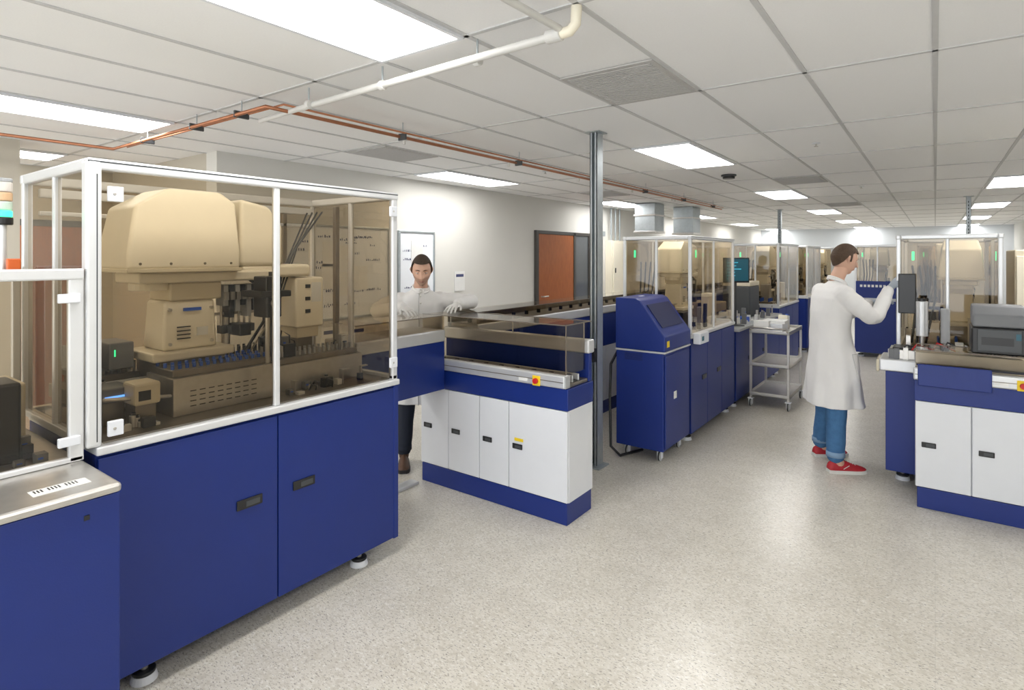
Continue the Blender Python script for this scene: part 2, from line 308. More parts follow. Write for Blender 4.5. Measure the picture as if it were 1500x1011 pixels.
def robot(g,cx,cy,zc,zt,s=1.0):
    z0=zt-.37*s
    x0,x1,y0,y1=cx-.18*s,cx+.17*s,cy-.30*s,cy+.20*s; a=y1-y0
    g.hull('robot_hood',CREAM,[(x0,y0,z0),(x1,y0,z0),(x0,y1,z0),(x1,y1,z0),(x0,y0,z0+.07*s),(x1,y0,z0+.07*s),(x0,y1,z0+.07*s),(x1,y1,z0+.07*s),
        (x0+.03*s,y0+a*.07,zt-.09*s),(x1-.02*s,y0+a*.07,zt-.09*s),(x0+.05*s,y0+a*.36,zt),(x1-.04*s,y0+a*.36,zt),(x0+.05*s,y0+a*.84,zt),(x1-.04*s,y0+a*.84,zt),(x0+.03*s,y0+a*.97,zt-.05*s),(x1-.02*s,y0+a*.97,zt-.05*s)],bev=.016*s)
    g.box('hood_skirt',CREAMD,x0-.003,x1+.004,y0-.003,y1+.003,z0-.014*s,z0+.004,bev=.003)
    for yy in (.1,.35,.65,.9): g.cyl('hood_screws',STEELD,(x1-.002,y0+a*yy,z0+.025*s),(x1+.003,y0+a*yy,z0+.025*s),.006*s,10)
    g.hull('robot_rear_cover',CREAM,[(x,y,z) for x in (cx-.2*s,cx+.12*s) for y,z in ((cy+.225*s,z0+.01),(cy+.46*s,z0+.01),(cy+.46*s,z0+.22*s),(cy+.38*s,zt-.05*s),(cy+.225*s,zt-.02*s))],bev=.02*s)
    g.box('robot_arm_slab',CREAM,cx-.14*s,cx+.13*s,cy-.24*s,cy+.40*s,z0-.065*s,z0-.014*s,bev=.012); 
    g.cyl('arm_joint',CREAM,(cx,cy-.14*s,z0-.10*s),(cx,cy-.14*s,z0-.065*s),.09*s,28)
    g.box('robot_arm_spacer',CREAMD,cx-.12*s,cx+.10*s,cy-.10*s,cy+.14*s,z0-.15*s,z0-.065*s,bev=.008)  # beige block between arm slab and column
    zb=zc+.26*s
    g.hull('robot_column',CREAM,[(x,y,z) for x,y,z in ((cx-.12*s,cy-.13*s,zb),(cx+.10*s,cy-.13*s,zb),(cx-.12*s,cy+.12*s,zb),(cx+.10*s,cy+.12*s,zb),(cx-.1*s,cy-.12*s,z0-.15*s),(cx+.09*s,cy-.12*s,z0-.15*s),(cx-.1*s,cy+.11*s,z0-.15*s),(cx+.09*s,cy+.11*s,z0-.15*s))],bev=.015*s)
    for yy in (-.10,.09): 
        for zz in (zb+.03,z0-.19*s): g.cyl('column_screws',STEEL,(cx+.09*s,cy+yy*s,zz),(cx+.108*s,cy+yy*s,zz),.008*s,10)
    for i in range(4): g.box('column_vents',BLK,cx+.1*s,cx+.106*s,cy-.07*s,cy-.01*s,zb+.05+i*.018*s,zb+.055+i*.018*s,bev=0)
    g.box('column_label',LABEL,cx+.098*s,cx+.106*s,cy+.02*s,cy+.07*s,zb+.06*s,zb+.10*s,bev=0); g.box('column_label_blue',BLUL,cx+.096*s,cx+.104*s,cy-.04*s,cy+.04*s,z0-.20*s,z0-.185*s,bev=0)
    g.box('robot_plinth',CREAM,cx-.16*s,cx+.15*s,cy-.19*s,cy+.18*s,zc+.22*s,zb,bev=.008); g.box('robot_base',STEELD,cx-.14*s,cx+.12*s,cy-.15*s,cy+.15*s,zc,zc+.22*s)
    for i in range(6):
        y=cy+.15*s+i*.030*s; g.box('gripper_blocks_'+('a' if i%2 else 'b'),BLK if i%2 else LGREY,cx+.02*s,cx+.10*s,y,y+.024*s,z0-.19*s-.03*((i*2)%3)*s,z0-.085*s,bev=.002)
        g.cyl('gripper_rods',STEEL,(cx+.05*s,y+.012,zc+.33*s),(cx+.05*s,y+.012,z0-.1*s),.006,8)
        g.box('gripper_plates',STEEL,cx+.10*s,cx+.115*s,y,y+.02*s,z0-.16*s,z0-.12*s,bev=.001)
        g.box('gripper_feet',GREY,cx+.03*s,cx+.08*s,y,y+.022*s,zc+.31*s,zc+.35*s,bev=.001)
    g.box('gantry',STEEL,cx+.0*s,cx+.03*s,cy+.12*s,cy+.34*s,z0-.13*s,z0-.10*s); g.box('gantry',STEEL,cx+.03*s,cx+.045*s,cy+.12*s,cy+.36*s,zc+.40*s,zc+.415*s,bev=.001)
    g.cyl('tool_cylinder',STEEL,(cx+.02*s,cy+.2*s,zc+.22*s),(cx+.02*s,cy+.2*s,z0-.1*s),.022)
    g.box('scanner_head',BLK,cx+.05*s,cx+.16*s,cy+.20*s,cy+.26*s,zc+.30*s,zc+.36*s)
    pts=[V((cx+.05*s,cy+.30*s,z0-.05*s)),V((cx+.1*s,cy+.36*s,z0-.12*s)),V((cx+.08*s,cy+.38*s,z0-.28*s)),V((cx+.03*s,cy+.3*s,zc+.2*s))]
    g.tube('cables_a',BLK,pts,.006,8); g.tube('cables_b',GREY,[p+V((.02,-.02,0)) for p in pts],.005,8); g.tube('cables_c',CREAMD,[p+V((.01,.03,.01)) for p in pts],.005,8)
def rack(g,x0,x1,y0,y1,z,rows=3,cap=None,h=.05):
    cap=cap or BLUL
    g.box('tube_racks',STEELD,x0,x1,y0,y1,z,z+.03)
    ny=int((y1-y0)/.03); 
    for i in range(rows):
        for j in range(ny):
            x=x0+(i+.5)*(x1-x0)/rows; y=y0+(j+.5)*(y1-y0)/ny
            g.cyl('sample_tubes_'+cap.name.split('_')[0],cap,(x,y,z+.03),(x,y,z+.03+h),.008,8)
def clutter(g,x0,x1,y0,y1,z,n,hmax=.12,seed=1):
    r=random.Random(seed)
    for i in range(n):
        x=r.uniform(x0,x1-.05); y=r.uniform(y0,y1-.06); w=r.uniform(.02,.05); d=r.uniform(.02,.07); h=r.uniform(.02,hmax); k=r.randint(0,5)
        if k==0: g.cyl('small_cylinders',STEEL,(x,y,z),(x,y,z+h),w*.35,12); g.cyl('small_knobs',BLK,(x,y,z+h),(x,y,z+h+.01),w*.25,10)
        elif k==1: g.box('small_blocks_dark',BLK,x,x+w,y,y+d,z,z+h,bev=.002)
        elif k==2: g.box('small_brackets',STEEL,x,x+w,y,y+.006,z,z+h*1.3,bev=.001); g.box('small_brackets',STEEL,x,x+w,y,y+d,z+h*1.3,z+h*1.3+.006,bev=.001)
        elif k==3: g.box('small_blocks_pale',LABEL,x,x+w,y,y+d*.6,z,z+h*.6,bev=.002)
        elif k==4: g.box('small_blocks_grey',MGREY,x,x+w,y,y+d,z,z+h,bev=.002); g.box('small_tags',BLUL,x+w,x+w+.001,y+.005,y+.02,z+h*.5,z+h*.7,bev=0)
        else: g.tube('small_cables',BLK,[(x,y,z+.005),(x+.01,y+d*.3,z+h),(x+.03,y+d*.8,z+h*.8),(x+.02,y+d,z+.005)],.004,6)
def base(g,x0,x1,y0,y1,z0,z1,splits=(),lat=()):
    g.box('base_cabinet',BLUE,x0,x1-.02,y0,y1,z0,z1)
    ed=[y0]+list(splits)+[y1]
    for a,b in zip(ed,ed[1:]): g.box('cabinet_doors',BLUE,x1-.018,x1,a+.003,b-.003,z0+.005,z1-.01,bev=.003)
    for y,z in lat: latch(g,'x',(x1,y,z))
# ---- machine 1
g=G('robotic_sample_analyzer')
X0,X1,Y0,Y1=-3.27,-2.47,.80,2.26
base(g,X0,X1,Y0,Y1,.10,.965,(1.52,),((1.38,.6),(1.655,.6)))
g.box('base_end_trim',BLUE,X1-.03,X1+.004,Y1-.03,Y1+.004,.1,.965)
for x in (X0+.08,X1-.09):
    for y in (Y0+.19,Y1-.2): foot(g,x,y)
g.box('deck_edge',ALUW,X0,X1+.012,Y0-.005,Y1+.008,.968,1.0,bev=.006); g.box('deck',STEELD,X0+.03,X1-.03,Y0+.03,Y1-.03,1.0,1.006,bev=0)
frame(g,X0,X1,.77,Y1,1.0,2.058,ys=(1.52,),xs=(-2.86,),w=.035,top=.042)
g.box('frame_corner',ALUW,X1-.05,X1+.006,.765,.815,1.0,2.05,bev=.01); g.box('corner_groove',GREY,X1+.0055,X1+.0065,.796,.80,1.02,2.0,bev=0)
for (y,z) in ((.85,1.93),(.85,1.06),(2.215,1.1),(2.215,1.95)):
    g.box('hinges',WHT,X1+.001,X1+.018,y-.02,y+.03,z-.028,z+.028,bev=.003); g.cyl('hinge_screws',STEEL,(X1+.018,y,z),(X1+.02,y,z),.006,8)
g.box('inner_rail',ALU,X0+.04,X0+.07,.82,2.22,1.96,2.0); g.box('inner_rail_b',ALU,X0+.04,X0+.07,.82,2.22,1.88,1.90)
g.box('inner_posts',STEELD,X0+.04,X0+.07,2.0,2.03,1.0,1.96); g.box('inner_posts',STEELD,X0+.3,X0+.33,2.19,2.22,1.0,2.0)
robot(g,-2.95,1.31,1.0,2.01,1.0)
g.box('beige_module',CREAM,-3.05,-2.85,1.86,2.04,1.30,1.58,bev=.012); g.box('beige_module_foot',CREAMD,-3.03,-2.87,1.88,2.02,1.24,1.30); g.box('module_stand',STEELD,-3.0,-2.9,1.9,2.0,1.0,1.24)
g.box('module_arm',CREAM,-3.02,-2.84,1.55,1.95,1.585,1.655,bev=.02)
for z in (1.38,1.45,1.52): g.box('module_buttons',BLK,-2.85,-2.845,1.92,1.95,z,z+.02,bev=0)
g.box('module_panel',LABEL,-2.85,-2.846,1.96,2.02,1.44,1.55,bev=0)
g.box('camera_box',BLK,-2.72,-2.6,1.54,1.62,1.40,1.6,bev=.006); g.box('camera_bracket',BLK,-2.76,-2.58,1.5,1.66,1.5,1.53); g.cyl('camera_lens',STEEL,(-2.6,1.58,1.47),(-2.585,1.58,1.47),.022); g.cyl('camera_lens',STEEL,(-2.6,1.58,1.55),(-2.59,1.58,1.55),.012)
g.cyl('camera_arm',STEEL,(-2.66,1.58,1.17),(-2.66,1.58,1.40),.012)
g.box('steel_housing',STEEL,-2.9,-2.63,1.13,1.60,1.006,1.17,bev=.004)
for i in range(8):
    for j in range(4): g.box('housing_slots',BLK,-2.63,-2.6285,1.2+i*.04,1.225+i*.04,1.04+j*.022,1.044+j*.022,bev=0)
rack(g,-2.88,-2.66,1.14,1.6,1.17,3,BLUL,.02)
g.box('steel_housing_b',STEEL,-2.9,-2.68,1.63,2.18,1.006,1.14,bev=.004); rack(g,-2.88,-2.7,1.65,2.16,1.14,2,LGREY,.03)
g.box('track',STEELD,-3.2,-2.95,.85,2.2,1.07,1.13); g.box('track_edges',ALU,-2.95,-2.93,.85,2.2,1.07,1.145)
rack(g,-3.18,-3.02,.9,1.15,1.13,3,LGREY,.05); rack(g,-3.15,-3.02,1.6,2.1,1.13,2,BLK,.05)
g.box('small_printer',CREAMD,-2.72,-2.60,.97,1.07,1.09,1.18,bev=.01); g.box('printer_slot',BLK,-2.60,-2.597,.985,1.03,1.11,1.15,bev=0); g.box('printer_stand',STEELD,-2.72,-2.62,.98,1.06,1.006,1.09)
g.tube('slide_rail',STEEL,[(-2.64,.88,1.13),(-2.64,1.12,1.10)],.008); g.box('readers',MGREY,-2.85,-2.7,.88,1.0,1.10,1.16,bev=.006); g.box('reader_lamp',BLED,-2.699,-2.697,.90,.97,1.12,1.128,bev=0); g.box('reader_stand',STEELD,-2.83,-2.72,.9,.98,1.006,1.10)
g.box('tray_modules',MGREY,-3.15,-2.95,.88,.96,1.17,1.30,bev=.006); g.box('tray_modules',BLK,-3.15,-2.95,1.0,1.1,1.19,1.31,bev=.006); g.box('tray_green',GRN,-2.949,-2.947,1.02,1.025,1.25,1.28,bev=0)
clutter(g,-2.93,-2.72,.86,1.14,1.006,14,.16,5); clutter(g,-2.66,-2.53,.85,1.1,1.006,8,.05,6); clutter(g,-2.68,-2.53,1.62,2.2,1.006,14,.06,7); clutter(g,-2.9,-2.7,1.62,1.86,1.17,12,.18,8); clutter(g,-3.15,-3.0,1.15,1.6,1.13,8,.12,9); clutter(g,-2.9,-2.7,2.05,2.2,1.17,5,.12,10)
for i in range(4): g.tube('loose_cables',BLK if i%2 else GREY,[(-3.1+.05*i,2.1,1.96),(-3.05+.05*i,1.9,1.6+.05*i),(-3.0+.03*i,1.78,1.4),(-2.95,1.7,1.15)],.005,8)
g.box('cable_chain',BLK,-2.72,-2.69,1.62,1.66,1.17,1.62,bev=.002)
g.done()
# ---- station 0
g=G('sample_loading_station')
g.box('cabinet',BLUE,-3.25,-2.165,-.9,.765,.08,.935); g.box('cabinet_door',BLUE,-2.163,-2.148,-.1,.76,.1,.93,bev=.003); g.box('door_keyhole',BLK,-2.148,-2.145,.66,.675,.87,.885,bev=0)
g.box('worktop',STEEL,-3.25,-2.13,-.9,.76,.935,.965,bev=.01); g.box('asset_label',LABEL,-2.27,-2.21,.55,.70,.965,.9665,bev=0)
for i in range(14): 
    if i%5!=3: g.box('label_barcode',BLK,-2.262,-2.235,.56+i*.009,.564+i*.009,.9665,.967,bev=0)
for y in (-.8,.6):
    for x in (-3.15,-2.26): foot(g,x,y,.08)
x1=-2.47
g.box('posts',ALUW,x1-.03,x1,.715,.76,.966,1.655,bev=.005); g.box('posts',ALUW,x1-.03,x1,-.9,-.87,.966,1.655); g.box('posts',ALUW,-3.25,-3.22,.73,.76,.966,1.655); g.box('posts',ALUW,x1-.03,x1,.2,.23,.966,1.62)
g.box('rail_top',ALUW,x1-.03,x1+.004,-.9,.76,1.615,1.655,bev=.006); g.box('rail_top',ALUW,-3.25,-3.22,-.9,.76,1.615,1.655); g.box('rail_low',ALUW,x1-.03,x1,-.9,.76,.966,.985)
g.box('door_acrylic',GLASS,x1-.018,x1-.012,-.87,.715,.985,1.615,bev=0); g.box('lid_acrylic',GLASSL,-3.22,x1-.03,-.9,.76,1.63,1.636,bev=0)
for z in (1.55,1.045): g.box('hinges',WHT,x1,x1+.018,.68,.745,z-.016,z+.016,bev=.003)
g.box('black_module',BLK,-2.8,-2.62,.45,.62,.966,1.25,bev=.01); g.box('black_module_lamp',BLED,-2.619,-2.617,.47,.5,1.20,1.21,bev=0)
g.box('steel_tray',STEELD,-3.15,-2.75,-.5,.4,.966,1.1); rack(g,-3.1,-2.8,0,.4,1.1,4,LGREY,.05)
g.box('beige_block',CREAMD,-3.15,-2.9,.45,.7,.966,1.2,bev=.01); g.box('steel_bridge',STEEL,-3.1,-2.7,.1,.2,1.25,1.3); g.box('bridge_leg',STEEL,-3.1,-3.06,.1,.2,1.13,1.25)
clutter(g,-2.75,-2.52,.3,.7,.966,14,.12,31)
g.done()
g=G('signal_tower_light'); cx,cy=-2.9,.63
g.cyl('pole',ALU,(cx,cy,1.637),(cx,cy,1.82),.011); g.cyl('base',BLK,(cx,cy,1.82),(cx,cy,1.85),.03); g.cyl('green',GRN,(cx,cy,1.85),(cx,cy,1.875),.028); g.cyl('lens_mid',mat('lamp_pale',(.65,.8,.7),.2),(cx,cy,1.877),(cx,cy,1.91),.028); g.cyl('amber',mat('amber',(.75,.5,.3),.2),(cx,cy,1.912),(cx,cy,1.945),.028); g.cyl('white_lens',mat('lamp_white',(.75,.7,.65),.3),(cx,cy,1.947),(cx,cy,1.985),.028); g.cyl('cap',LGREY,(cx,cy,1.985),(cx,cy,2.0),.028)
g.box('orange_switch',ORG,cx+.03,cx+.06,cy+.0,cy+.04,1.637,1.69); g.done()
# ---- benches
GLASSE=mat('acrylic_edge',(.16,.13,.10),.3)
def bench(name,x0,x1,y0,splits,dep=.33,est=None,tall=True,panel=None):
    g=G(name); y1=y0+dep
    g.box('plinth',BLUE,x0+.01,x1-.005,y0+.002,y1-.01,0,.137); g.box('carcass',WHT,x0,x1,y0+.02,y1,.137,.722)
    ed=[x0]+list(splits)+[x1]
    for a,b in zip(ed,ed[1:]):
        g.box('doors',WHT,a+.003,b-.003,y0,y0+.018,.142,.718,bev=.003); latch(g,'y',(a+.075,y0,.43))
    g.box('blue_fascia',BLUE,x0-.005,x1+.005,y0-.003,y1,.722,.86)
    g.box('front_profile',ALU,x0-.01,x1-.01,y0-.02,y0+.04,.862,.945,bev=.012); g.box('profile_slot',STEELD,x0,x1-.02,y0-.0215,y0-.019,.90,.905,bev=0)
    g.box('profile_cap',LGREY,x1-.012,x1-.002,y0-.018,y0+.038,.864,.943)
    g.box('track_bed',STEELD,x0,x1-.01,y0+.04,y1-.05,.862,.885); g.box('belt',BLK,x0,x1-.02,y0+.11,y0+.17,.885,.892); g.box('belt_guides',ALU,x0,x1-.02,y0+.095,y0+.108,.885,.93); g.box('belt_guides',ALU,x0,x1-.02,y0+.172,y0+.185,.885,.93)
    rz=1.05 if tall else .93; gz=1.255 if tall else 1.06
    g.box('rear_blue_panel',BLUE,x0,x1-.0,y1-.05,y1-.01,.862,rz); g.box('rear_profile',ALU,x0-.01,x1+.01,y1-.07,y1+.01,rz,rz+.09,bev=.012)
    n=int((x1-x0)/.14)
    for i in range(n): g.cyl('carriers',BLK,(x0+.1+i*.14,y0+.14,.892),(x0+.1+i*.14,y0+.14,.925),.018,12)
    g.box('acrylic_pane',GLASS,x0,x1-.02,y0+.015,y0+.02,.945,gz,bev=0); g.box('acrylic_lid',GLASS,x0,x1-.02,y0+.015,y1+.02,gz,gz+.005,bev=0); g.box('acrylic_end',GLASS,x1-.025,x1-.02,y0+.02,y1-.07,.945,gz,bev=0)
    if tall: g.box('acrylic_back',GLASSL,x0,x1-.02,y1-.02,y1-.015,1.14,gz,bev=0)
    g.box('acrylic_edges',GLASSE,x0,x1-.02,y0+.014,y0+.02,gz,gz+.006,bev=0); g.box('acrylic_edges',GLASSE,x0,x1-.02,y0+.014,y0+.02,.945,.95,bev=0)
    g.box('acrylic_edges',GLASSE,x1-.024,x1-.018,y0+.014,y1+.02,gz,gz+.006,bev=0); g.box('acrylic_edges',GLASSE,x1-.024,x1-.018,y0+.014,y0+.02,.945,gz,bev=0); g.box('acrylic_edges',GLASSE,x0,x1-.02,y1+.014,y1+.02,gz,gz+.006,bev=0)
    for x in (x0+.03,(x0+x1)/2,x1-.05): g.cyl('standoffs',STEEL,(x,y1-.03,rz+.09),(x,y1-.03,gz),.005,8)
    if est:
        g.box('estop_plate',YEL,est-.03,est+.03,y0-.026,y0-.02,.86,.925,bev=.006); g.cyl('estop_button',RED,(est,y0-.026,.893),(est,y0-.045,.893),.018); g.box('rail_label',LABEL,est-.14,est-.07,y0-.0225,y0-.02,.88,.90,bev=0)
    if panel: g.box('control_panel',BLUE,panel[0],panel[1],y0-.045,y0-.021,.83,.975,bev=.006)
    return g
g=bench('conveyor_workbench',-3.15,-1.86,3.12,(-2.87,-2.577,-2.32),est=-2.08)
g.box('warning_label',YEL,-2.27,-2.2,3.117,3.12,.465,.485,bev=0); clutter(g,-2.95,-1.95,3.165,3.21,.885,14,.05,12); g.done()
# ---- conveyor line
g=G('sample_conveyor_track')
a,b=-3.19,-2.88
g.box('beam_a',BLUE,a,b,2.29,3.09,.73,1.08); g.box('profile_a',ALU,a-.005,b+.01,2.29,3.09,1.08,1.165,bev=.01); g.box('label',LABEL,b+.01,b+.012,2.5,2.6,1.11,1.13,bev=0)
g.box('cover_a',GLASS,a+.02,b,2.29,3.09,1.262,1.268,bev=0); g.box('cover_a_front',GLASS,b-.006,b,2.29,3.09,1.165,1.262,bev=0); g.box('cover_edges',GLASSE,b-.006,b,2.29,3.09,1.262,1.268,bev=0)
g.box('leg_a',BLUE,a+.05,a+.12,2.5,2.57,0.0,.73); g.box('leg_foot',ALU,a,b-.05,2.45,2.62,0,.02); g.box('foot_bar',ALU,-3.19,-3.1,2.62,3.05,0,.02)
g.box('beam_b',BLUE,a,b,3.46,12.0,.73,1.08); g.box('profile_b',ALU,a-.005,b+.01,3.46,12.0,1.08,1.165,bev=.01); g.box('cover_b',GLASS,a+.02,b,3.46,12,1.255,1.262,bev=0); g.box('cover_b_front',GLASS,b-.006,b,3.46,12,1.165,1.255,bev=0); g.box('cover_edges',GLASSE,b-.006,b,3.46,12,1.255,1.261,bev=0)
g.box('cover_b_back',STEELD,a,a+.01,3.46,12,1.165,1.25,bev=0)
g.box('plinth',BLUE,a+.01,b-.01,3.7,12,0,.14)
for i in range(17): g.box('panels',WHT,a+.01,b-.003,3.7+i*.488,3.7+i*.488+.482,.14,.73,bev=.003)
for i in range(40): g.cyl('carriers',BLK,(-3.03,3.55+i*.2,1.165),(-3.03,3.55+i*.2,1.2),.018,10)
g.done()
# ---- centrifuge cabinet
g=G('centrifuge_cabinet'); x0,x1,y0,y1=-2.2,-1.78,4.5,5.1
g.box('body',BLUE,x0,x1,y0,y1,.1,.90,bev=.006); g.box('door',BLUE,x1,x1+.012,y0+.02,y1-.02,.12,.88); g.box('seam_strip',ALU,x0-.006,x1+.016,y0-.006,y1+.006,.90,.915)
g.prism('lid',BLUE,[(x0-.005,.916),(x1+.015,.916),(x1+.015,1.04),(x1-.01,1.07),(x1-.20,1.325),(x1-.24,1.345),(x0-.005,1.345)],'y',y0-.004,y1+.004,bev=.008)
g.hull('lid_recess',BLUED,[(x1-.035,y0+.06,1.105),(x1-.035,y1-.06,1.105),(x1-.17,y0+.06,1.288),(x1-.17,y1-.06,1.288),(x1-.03,y0+.06,1.107),(x1-.03,y1-.06,1.107),(x1-.165,y0+.06,1.291),(x1-.165,y1-.06,1.291)],bev=0)
g.box('badge',LABEL,x1-.33,x1-.3,y0+.25,y0+.33,1.345,1.347,bev=0); g.box('control_label',LABEL,x1+.012,x1+.015,y0+.2,y0+.26,.5,.56,bev=0)
for i in range(6): g.box('vents',BLUED,x0+.08,x0+.24,y0-.001,y0,.83+i*.01,.834+i*.01,bev=0)
g.box('warning',YEL,x1+.015,x1+.018,y0+.04,y0+.09,.95,1.0,bev=0)
for x in (x0+.07,x1-.06):
    for y in (y0+.08,y1-.1): caster(g,x,y,.04,.1)
g.tube('power_hose',BLK,[(x0-.05,y0+.25,.95),(x0-.10,y0+.1,.75),(x0-.07,y0+.02,.5),(x0-.03,y0-.05,.3),(x0+.0,y0-.1,.1),(x0+.06,y0-.05,.02),(x0+.15,y0+.2,.018)],.012,10)
g.done()
# ---- generic analyser
def analyzer(x0,x1,y0,y1,ztop=1.88,seed=1,zc=.98,hoodon=True,xs=True,hx=0,hy=.55):
    random.seed(seed); g=G('robotic_sample_analyzer')
    n=max(2,int((y1-y0)/.45)); sp=[y0+(y1-y0)*i/n for i in range(1,n)]
    base(g,x0,x1,y0,y1,.08,zc-.03,sp,[(s-.1,.55) for s in sp]); g.box('deck_edge',ALU,x0-.005,x1+.008,y0-.005,y1+.005,zc-.03,zc,bev=.005)
    for x in (x0+.08,x1-.08):
        for y in (y0+.1,y1-.1): foot(g,x,y,.08)
    frame(g,x0,x1,y0,y1,zc,ztop,ys=[(y0+y1)/2],xs=[(x0+x1)/2] if xs else [],w=.03,top=.035)
    if hoodon: robot(g,(x0+x1)/2+hx,y0+hy,zc,ztop-.04,.82)
    for k in range(6):
        x=random.uniform(x0+.08,x1-.22); y=random.choice((y0+.1,y1-.45))+random.uniform(0,.2); h=random.uniform(.1,.35)
        g.box('modules_'+('a','b','c')[k%3],(BLK,STEEL,CREAMD)[k%3],x,x+.12,y,y+.14,zc+.0,zc+h,bev=.006)
    rack(g,x0+.1,x1-.1,y0+.06,y0+.3,zc+.02,4,BLUL,.05)
    clutter(g,x0+.05,x1-.05,y0+.05,y1-.1,zc,26,.25,seed+40)
    g.box('status_lamp',GRN,x1-.03,x1-.026,y0+.2,y0+.225,ztop-.2,ztop-.13,bev=0)
    g.box('side_lamp',GRN,x0+.1,x0+.118,y0+.033,y0+.036,ztop-.2,ztop-.13,bev=0)
    for i in range(4): g.tube('hoses',BLK,[(x0+.1+i*.03,y0+.1,zc+.05),(x0+.13+i*.04,y0+.12,zc+.4),(x0+.1+i*.05,y0+.2,ztop-.25)],.008,8)
    return g
g=analyzer(-2.45,-1.78,5.16,6.55,1.885,seed=2)
g.box('front_unit',WHT,-1.77,-1.70,5.18,5.42,.90,1.0,bev=.008); g.box('front_unit_badge',TEAL,-1.70,-1.697,5.22,5.27,.93,.97,bev=0); g.done()
analyzer(-2.45,-1.80,8.9,10.35,1.885,seed=5).done()
analyzer(-2.45,-1.80,11.2,12.6,1.885,seed=7).done()
analyzer(-2.45,-1.80,14.2,15.6,1.885,seed=8).done()
analyzer(-1.1,-.45,11.3,12.7,1.885,seed=9).done()
analyzer(-.25,.40,10.6,11.9,1.885,seed=10).done()
analyzer(-.25,.40,15,16.4,1.885,seed=11).done()
g=G('equipment_counter')
base(g,-2.45,-1.78,6.62,8.8,.08,.86,(7.3,8.0),((7.2,.5),(7.9,.5)))
g.box('worktop',LGREY,-2.45,-1.74,6.6,8.82,.86,.89,bev=.005)
for x in (-2.37,-1.86):
    for y in (6.75,8.7): foot(g,x,y,.08)
g.box('shelf_unit',CREAMD,-2.4,-2.05,6.7,7.2,.89,1.15,bev=.01); g.box('shelf_trays',BLK,-2.049,-2.04,6.73,7.17,.95,.97,bev=0);g.box('shelf_trays',BLK,-2.049,-2.04,6.73,7.17,1.03,1.05,bev=0)
g.box('boxes',LABEL,-2.3,-2.05,7.4,7.7,.89,1.0,bev=.004); g.box('boxes_blue',BLUL,-1.98,-1.85,7.3,7.5,.89,.95,bev=.004); g.box('bench_analyzer',GREY,-2.3,-1.95,7.9,8.4,.89,1.3,bev=.02); g.box('bench_analyzer_top',CREAMD,-2.3,-1.95,7.9,8.4,1.3,1.36,bev=.01)
clutter(g,-2.0,-1.78,7.1,8.7,.89,20,.15,77)
g.done()
TEALB=mat('screen_text',(.05,.3,.4),.3,emit=(.1,.6,.8),es=.5)
def monitor(x,y,z0,z1,w,ang,scr,zbase,name='computer_monitor'):
    g=G(name); c,s=math.cos(ang),math.sin(ang); t=V((c,s,0)); n=V((s,-c,0)); o=V((x,y,0))
    def slab(part,m,a0,a1,d0,d1,za,zb,bev=.004): g.hull(part,m,[o+t*a+n*d+V((0,0,z)) for a in (a0,a1) for d in (d0,d1) for z in (za,zb)],bev=bev)
    slab('bezel',BLK,-w/2,w/2,-.015,.015,z0,z1); slab('screen',scr,-w/2+.015,w/2-.015,.015,.017,z0+.02,z1-.015,0)
    for i in range(6): slab('screen_lines',TEALB,-w/2+.03,-w/2+.03+w*.6*random.random()+.02,.017,.0175,z0+.04+i*(z1-z0)*.13,z0+.05+i*(z1-z0)*.13,0)
    slab('stand',GREY,-.015,.015,-.04,-.015,zbase+.012,(z0+z1)/2); slab('stand_foot',GREY,-.08,.08,-.09,.05,zbase+.001,zbase+.012); g.done()
monitor(-1.86,6.92,1.39,1.68,.30,math.radians(38),TEAL,.89)
g=G('utility_cart'); x0,x1,y0,y1=-1.70,-1.28,6.85,7.6
for z in (.13,.46,.83):
    g.box('shelves',STEEL,x0,x1,y0,y1,z,z+.012,bev=.003)
    for b_ in ((x0,x1,y0,y0+.008),(x0,x1,y1-.008,y1),(x0,x0+.008,y0,y1),(x1-.008,x1,y0,y1)): g.box('shelf_lips',STEEL,*b_,z,z+.04,bev=.002)
for x in (x0+.015,x1-.015):
    for y in (y0+.015,y1-.015):
        g.box('uprights',STEEL,x-.013,x+.013,y-.013,y+.013,.10,.86,bev=.003); caster(g,x,y,.045,.10)
g.tube('handle',STEEL,[(x0+.02,y0-.0,.86),(x0+.02,y0-.06,.90),(x1-.02,y0-.06,.90),(x1-.02,y0,.86)],.011,10)
g.box('paper_box',WHT,-1.62,-1.38,7.0,7.3,.842,.93,bev=.004); g.box('tray_stack',LABEL,-1.6,-1.36,7.02,7.28,.931,.965,bev=.004); g.box('blue_item',BLUL,-1.65,-1.55,7.35,7.5,.842,.9,bev=.004); g.cyl('bottle',LABEL,(-1.42,7.45,.842),(-1.42,7.45,.99),.03); g.cyl('bottle_cap',BLUL,(-1.42,7.45,.99),(-1.42,7.45,1.01),.018); g.box('white_carton',LABEL,-1.66,-1.5,6.88,6.97,.842,.97,bev=.003); g.box('yellow_carton',CREAM,-1.5,-1.4,7.36,7.42,.842,1.0,bev=.003)
g.box('blue_stripe',BLUL,-1.62,-1.38,6.999,7.0,.87,.885,bev=0)
g.done()
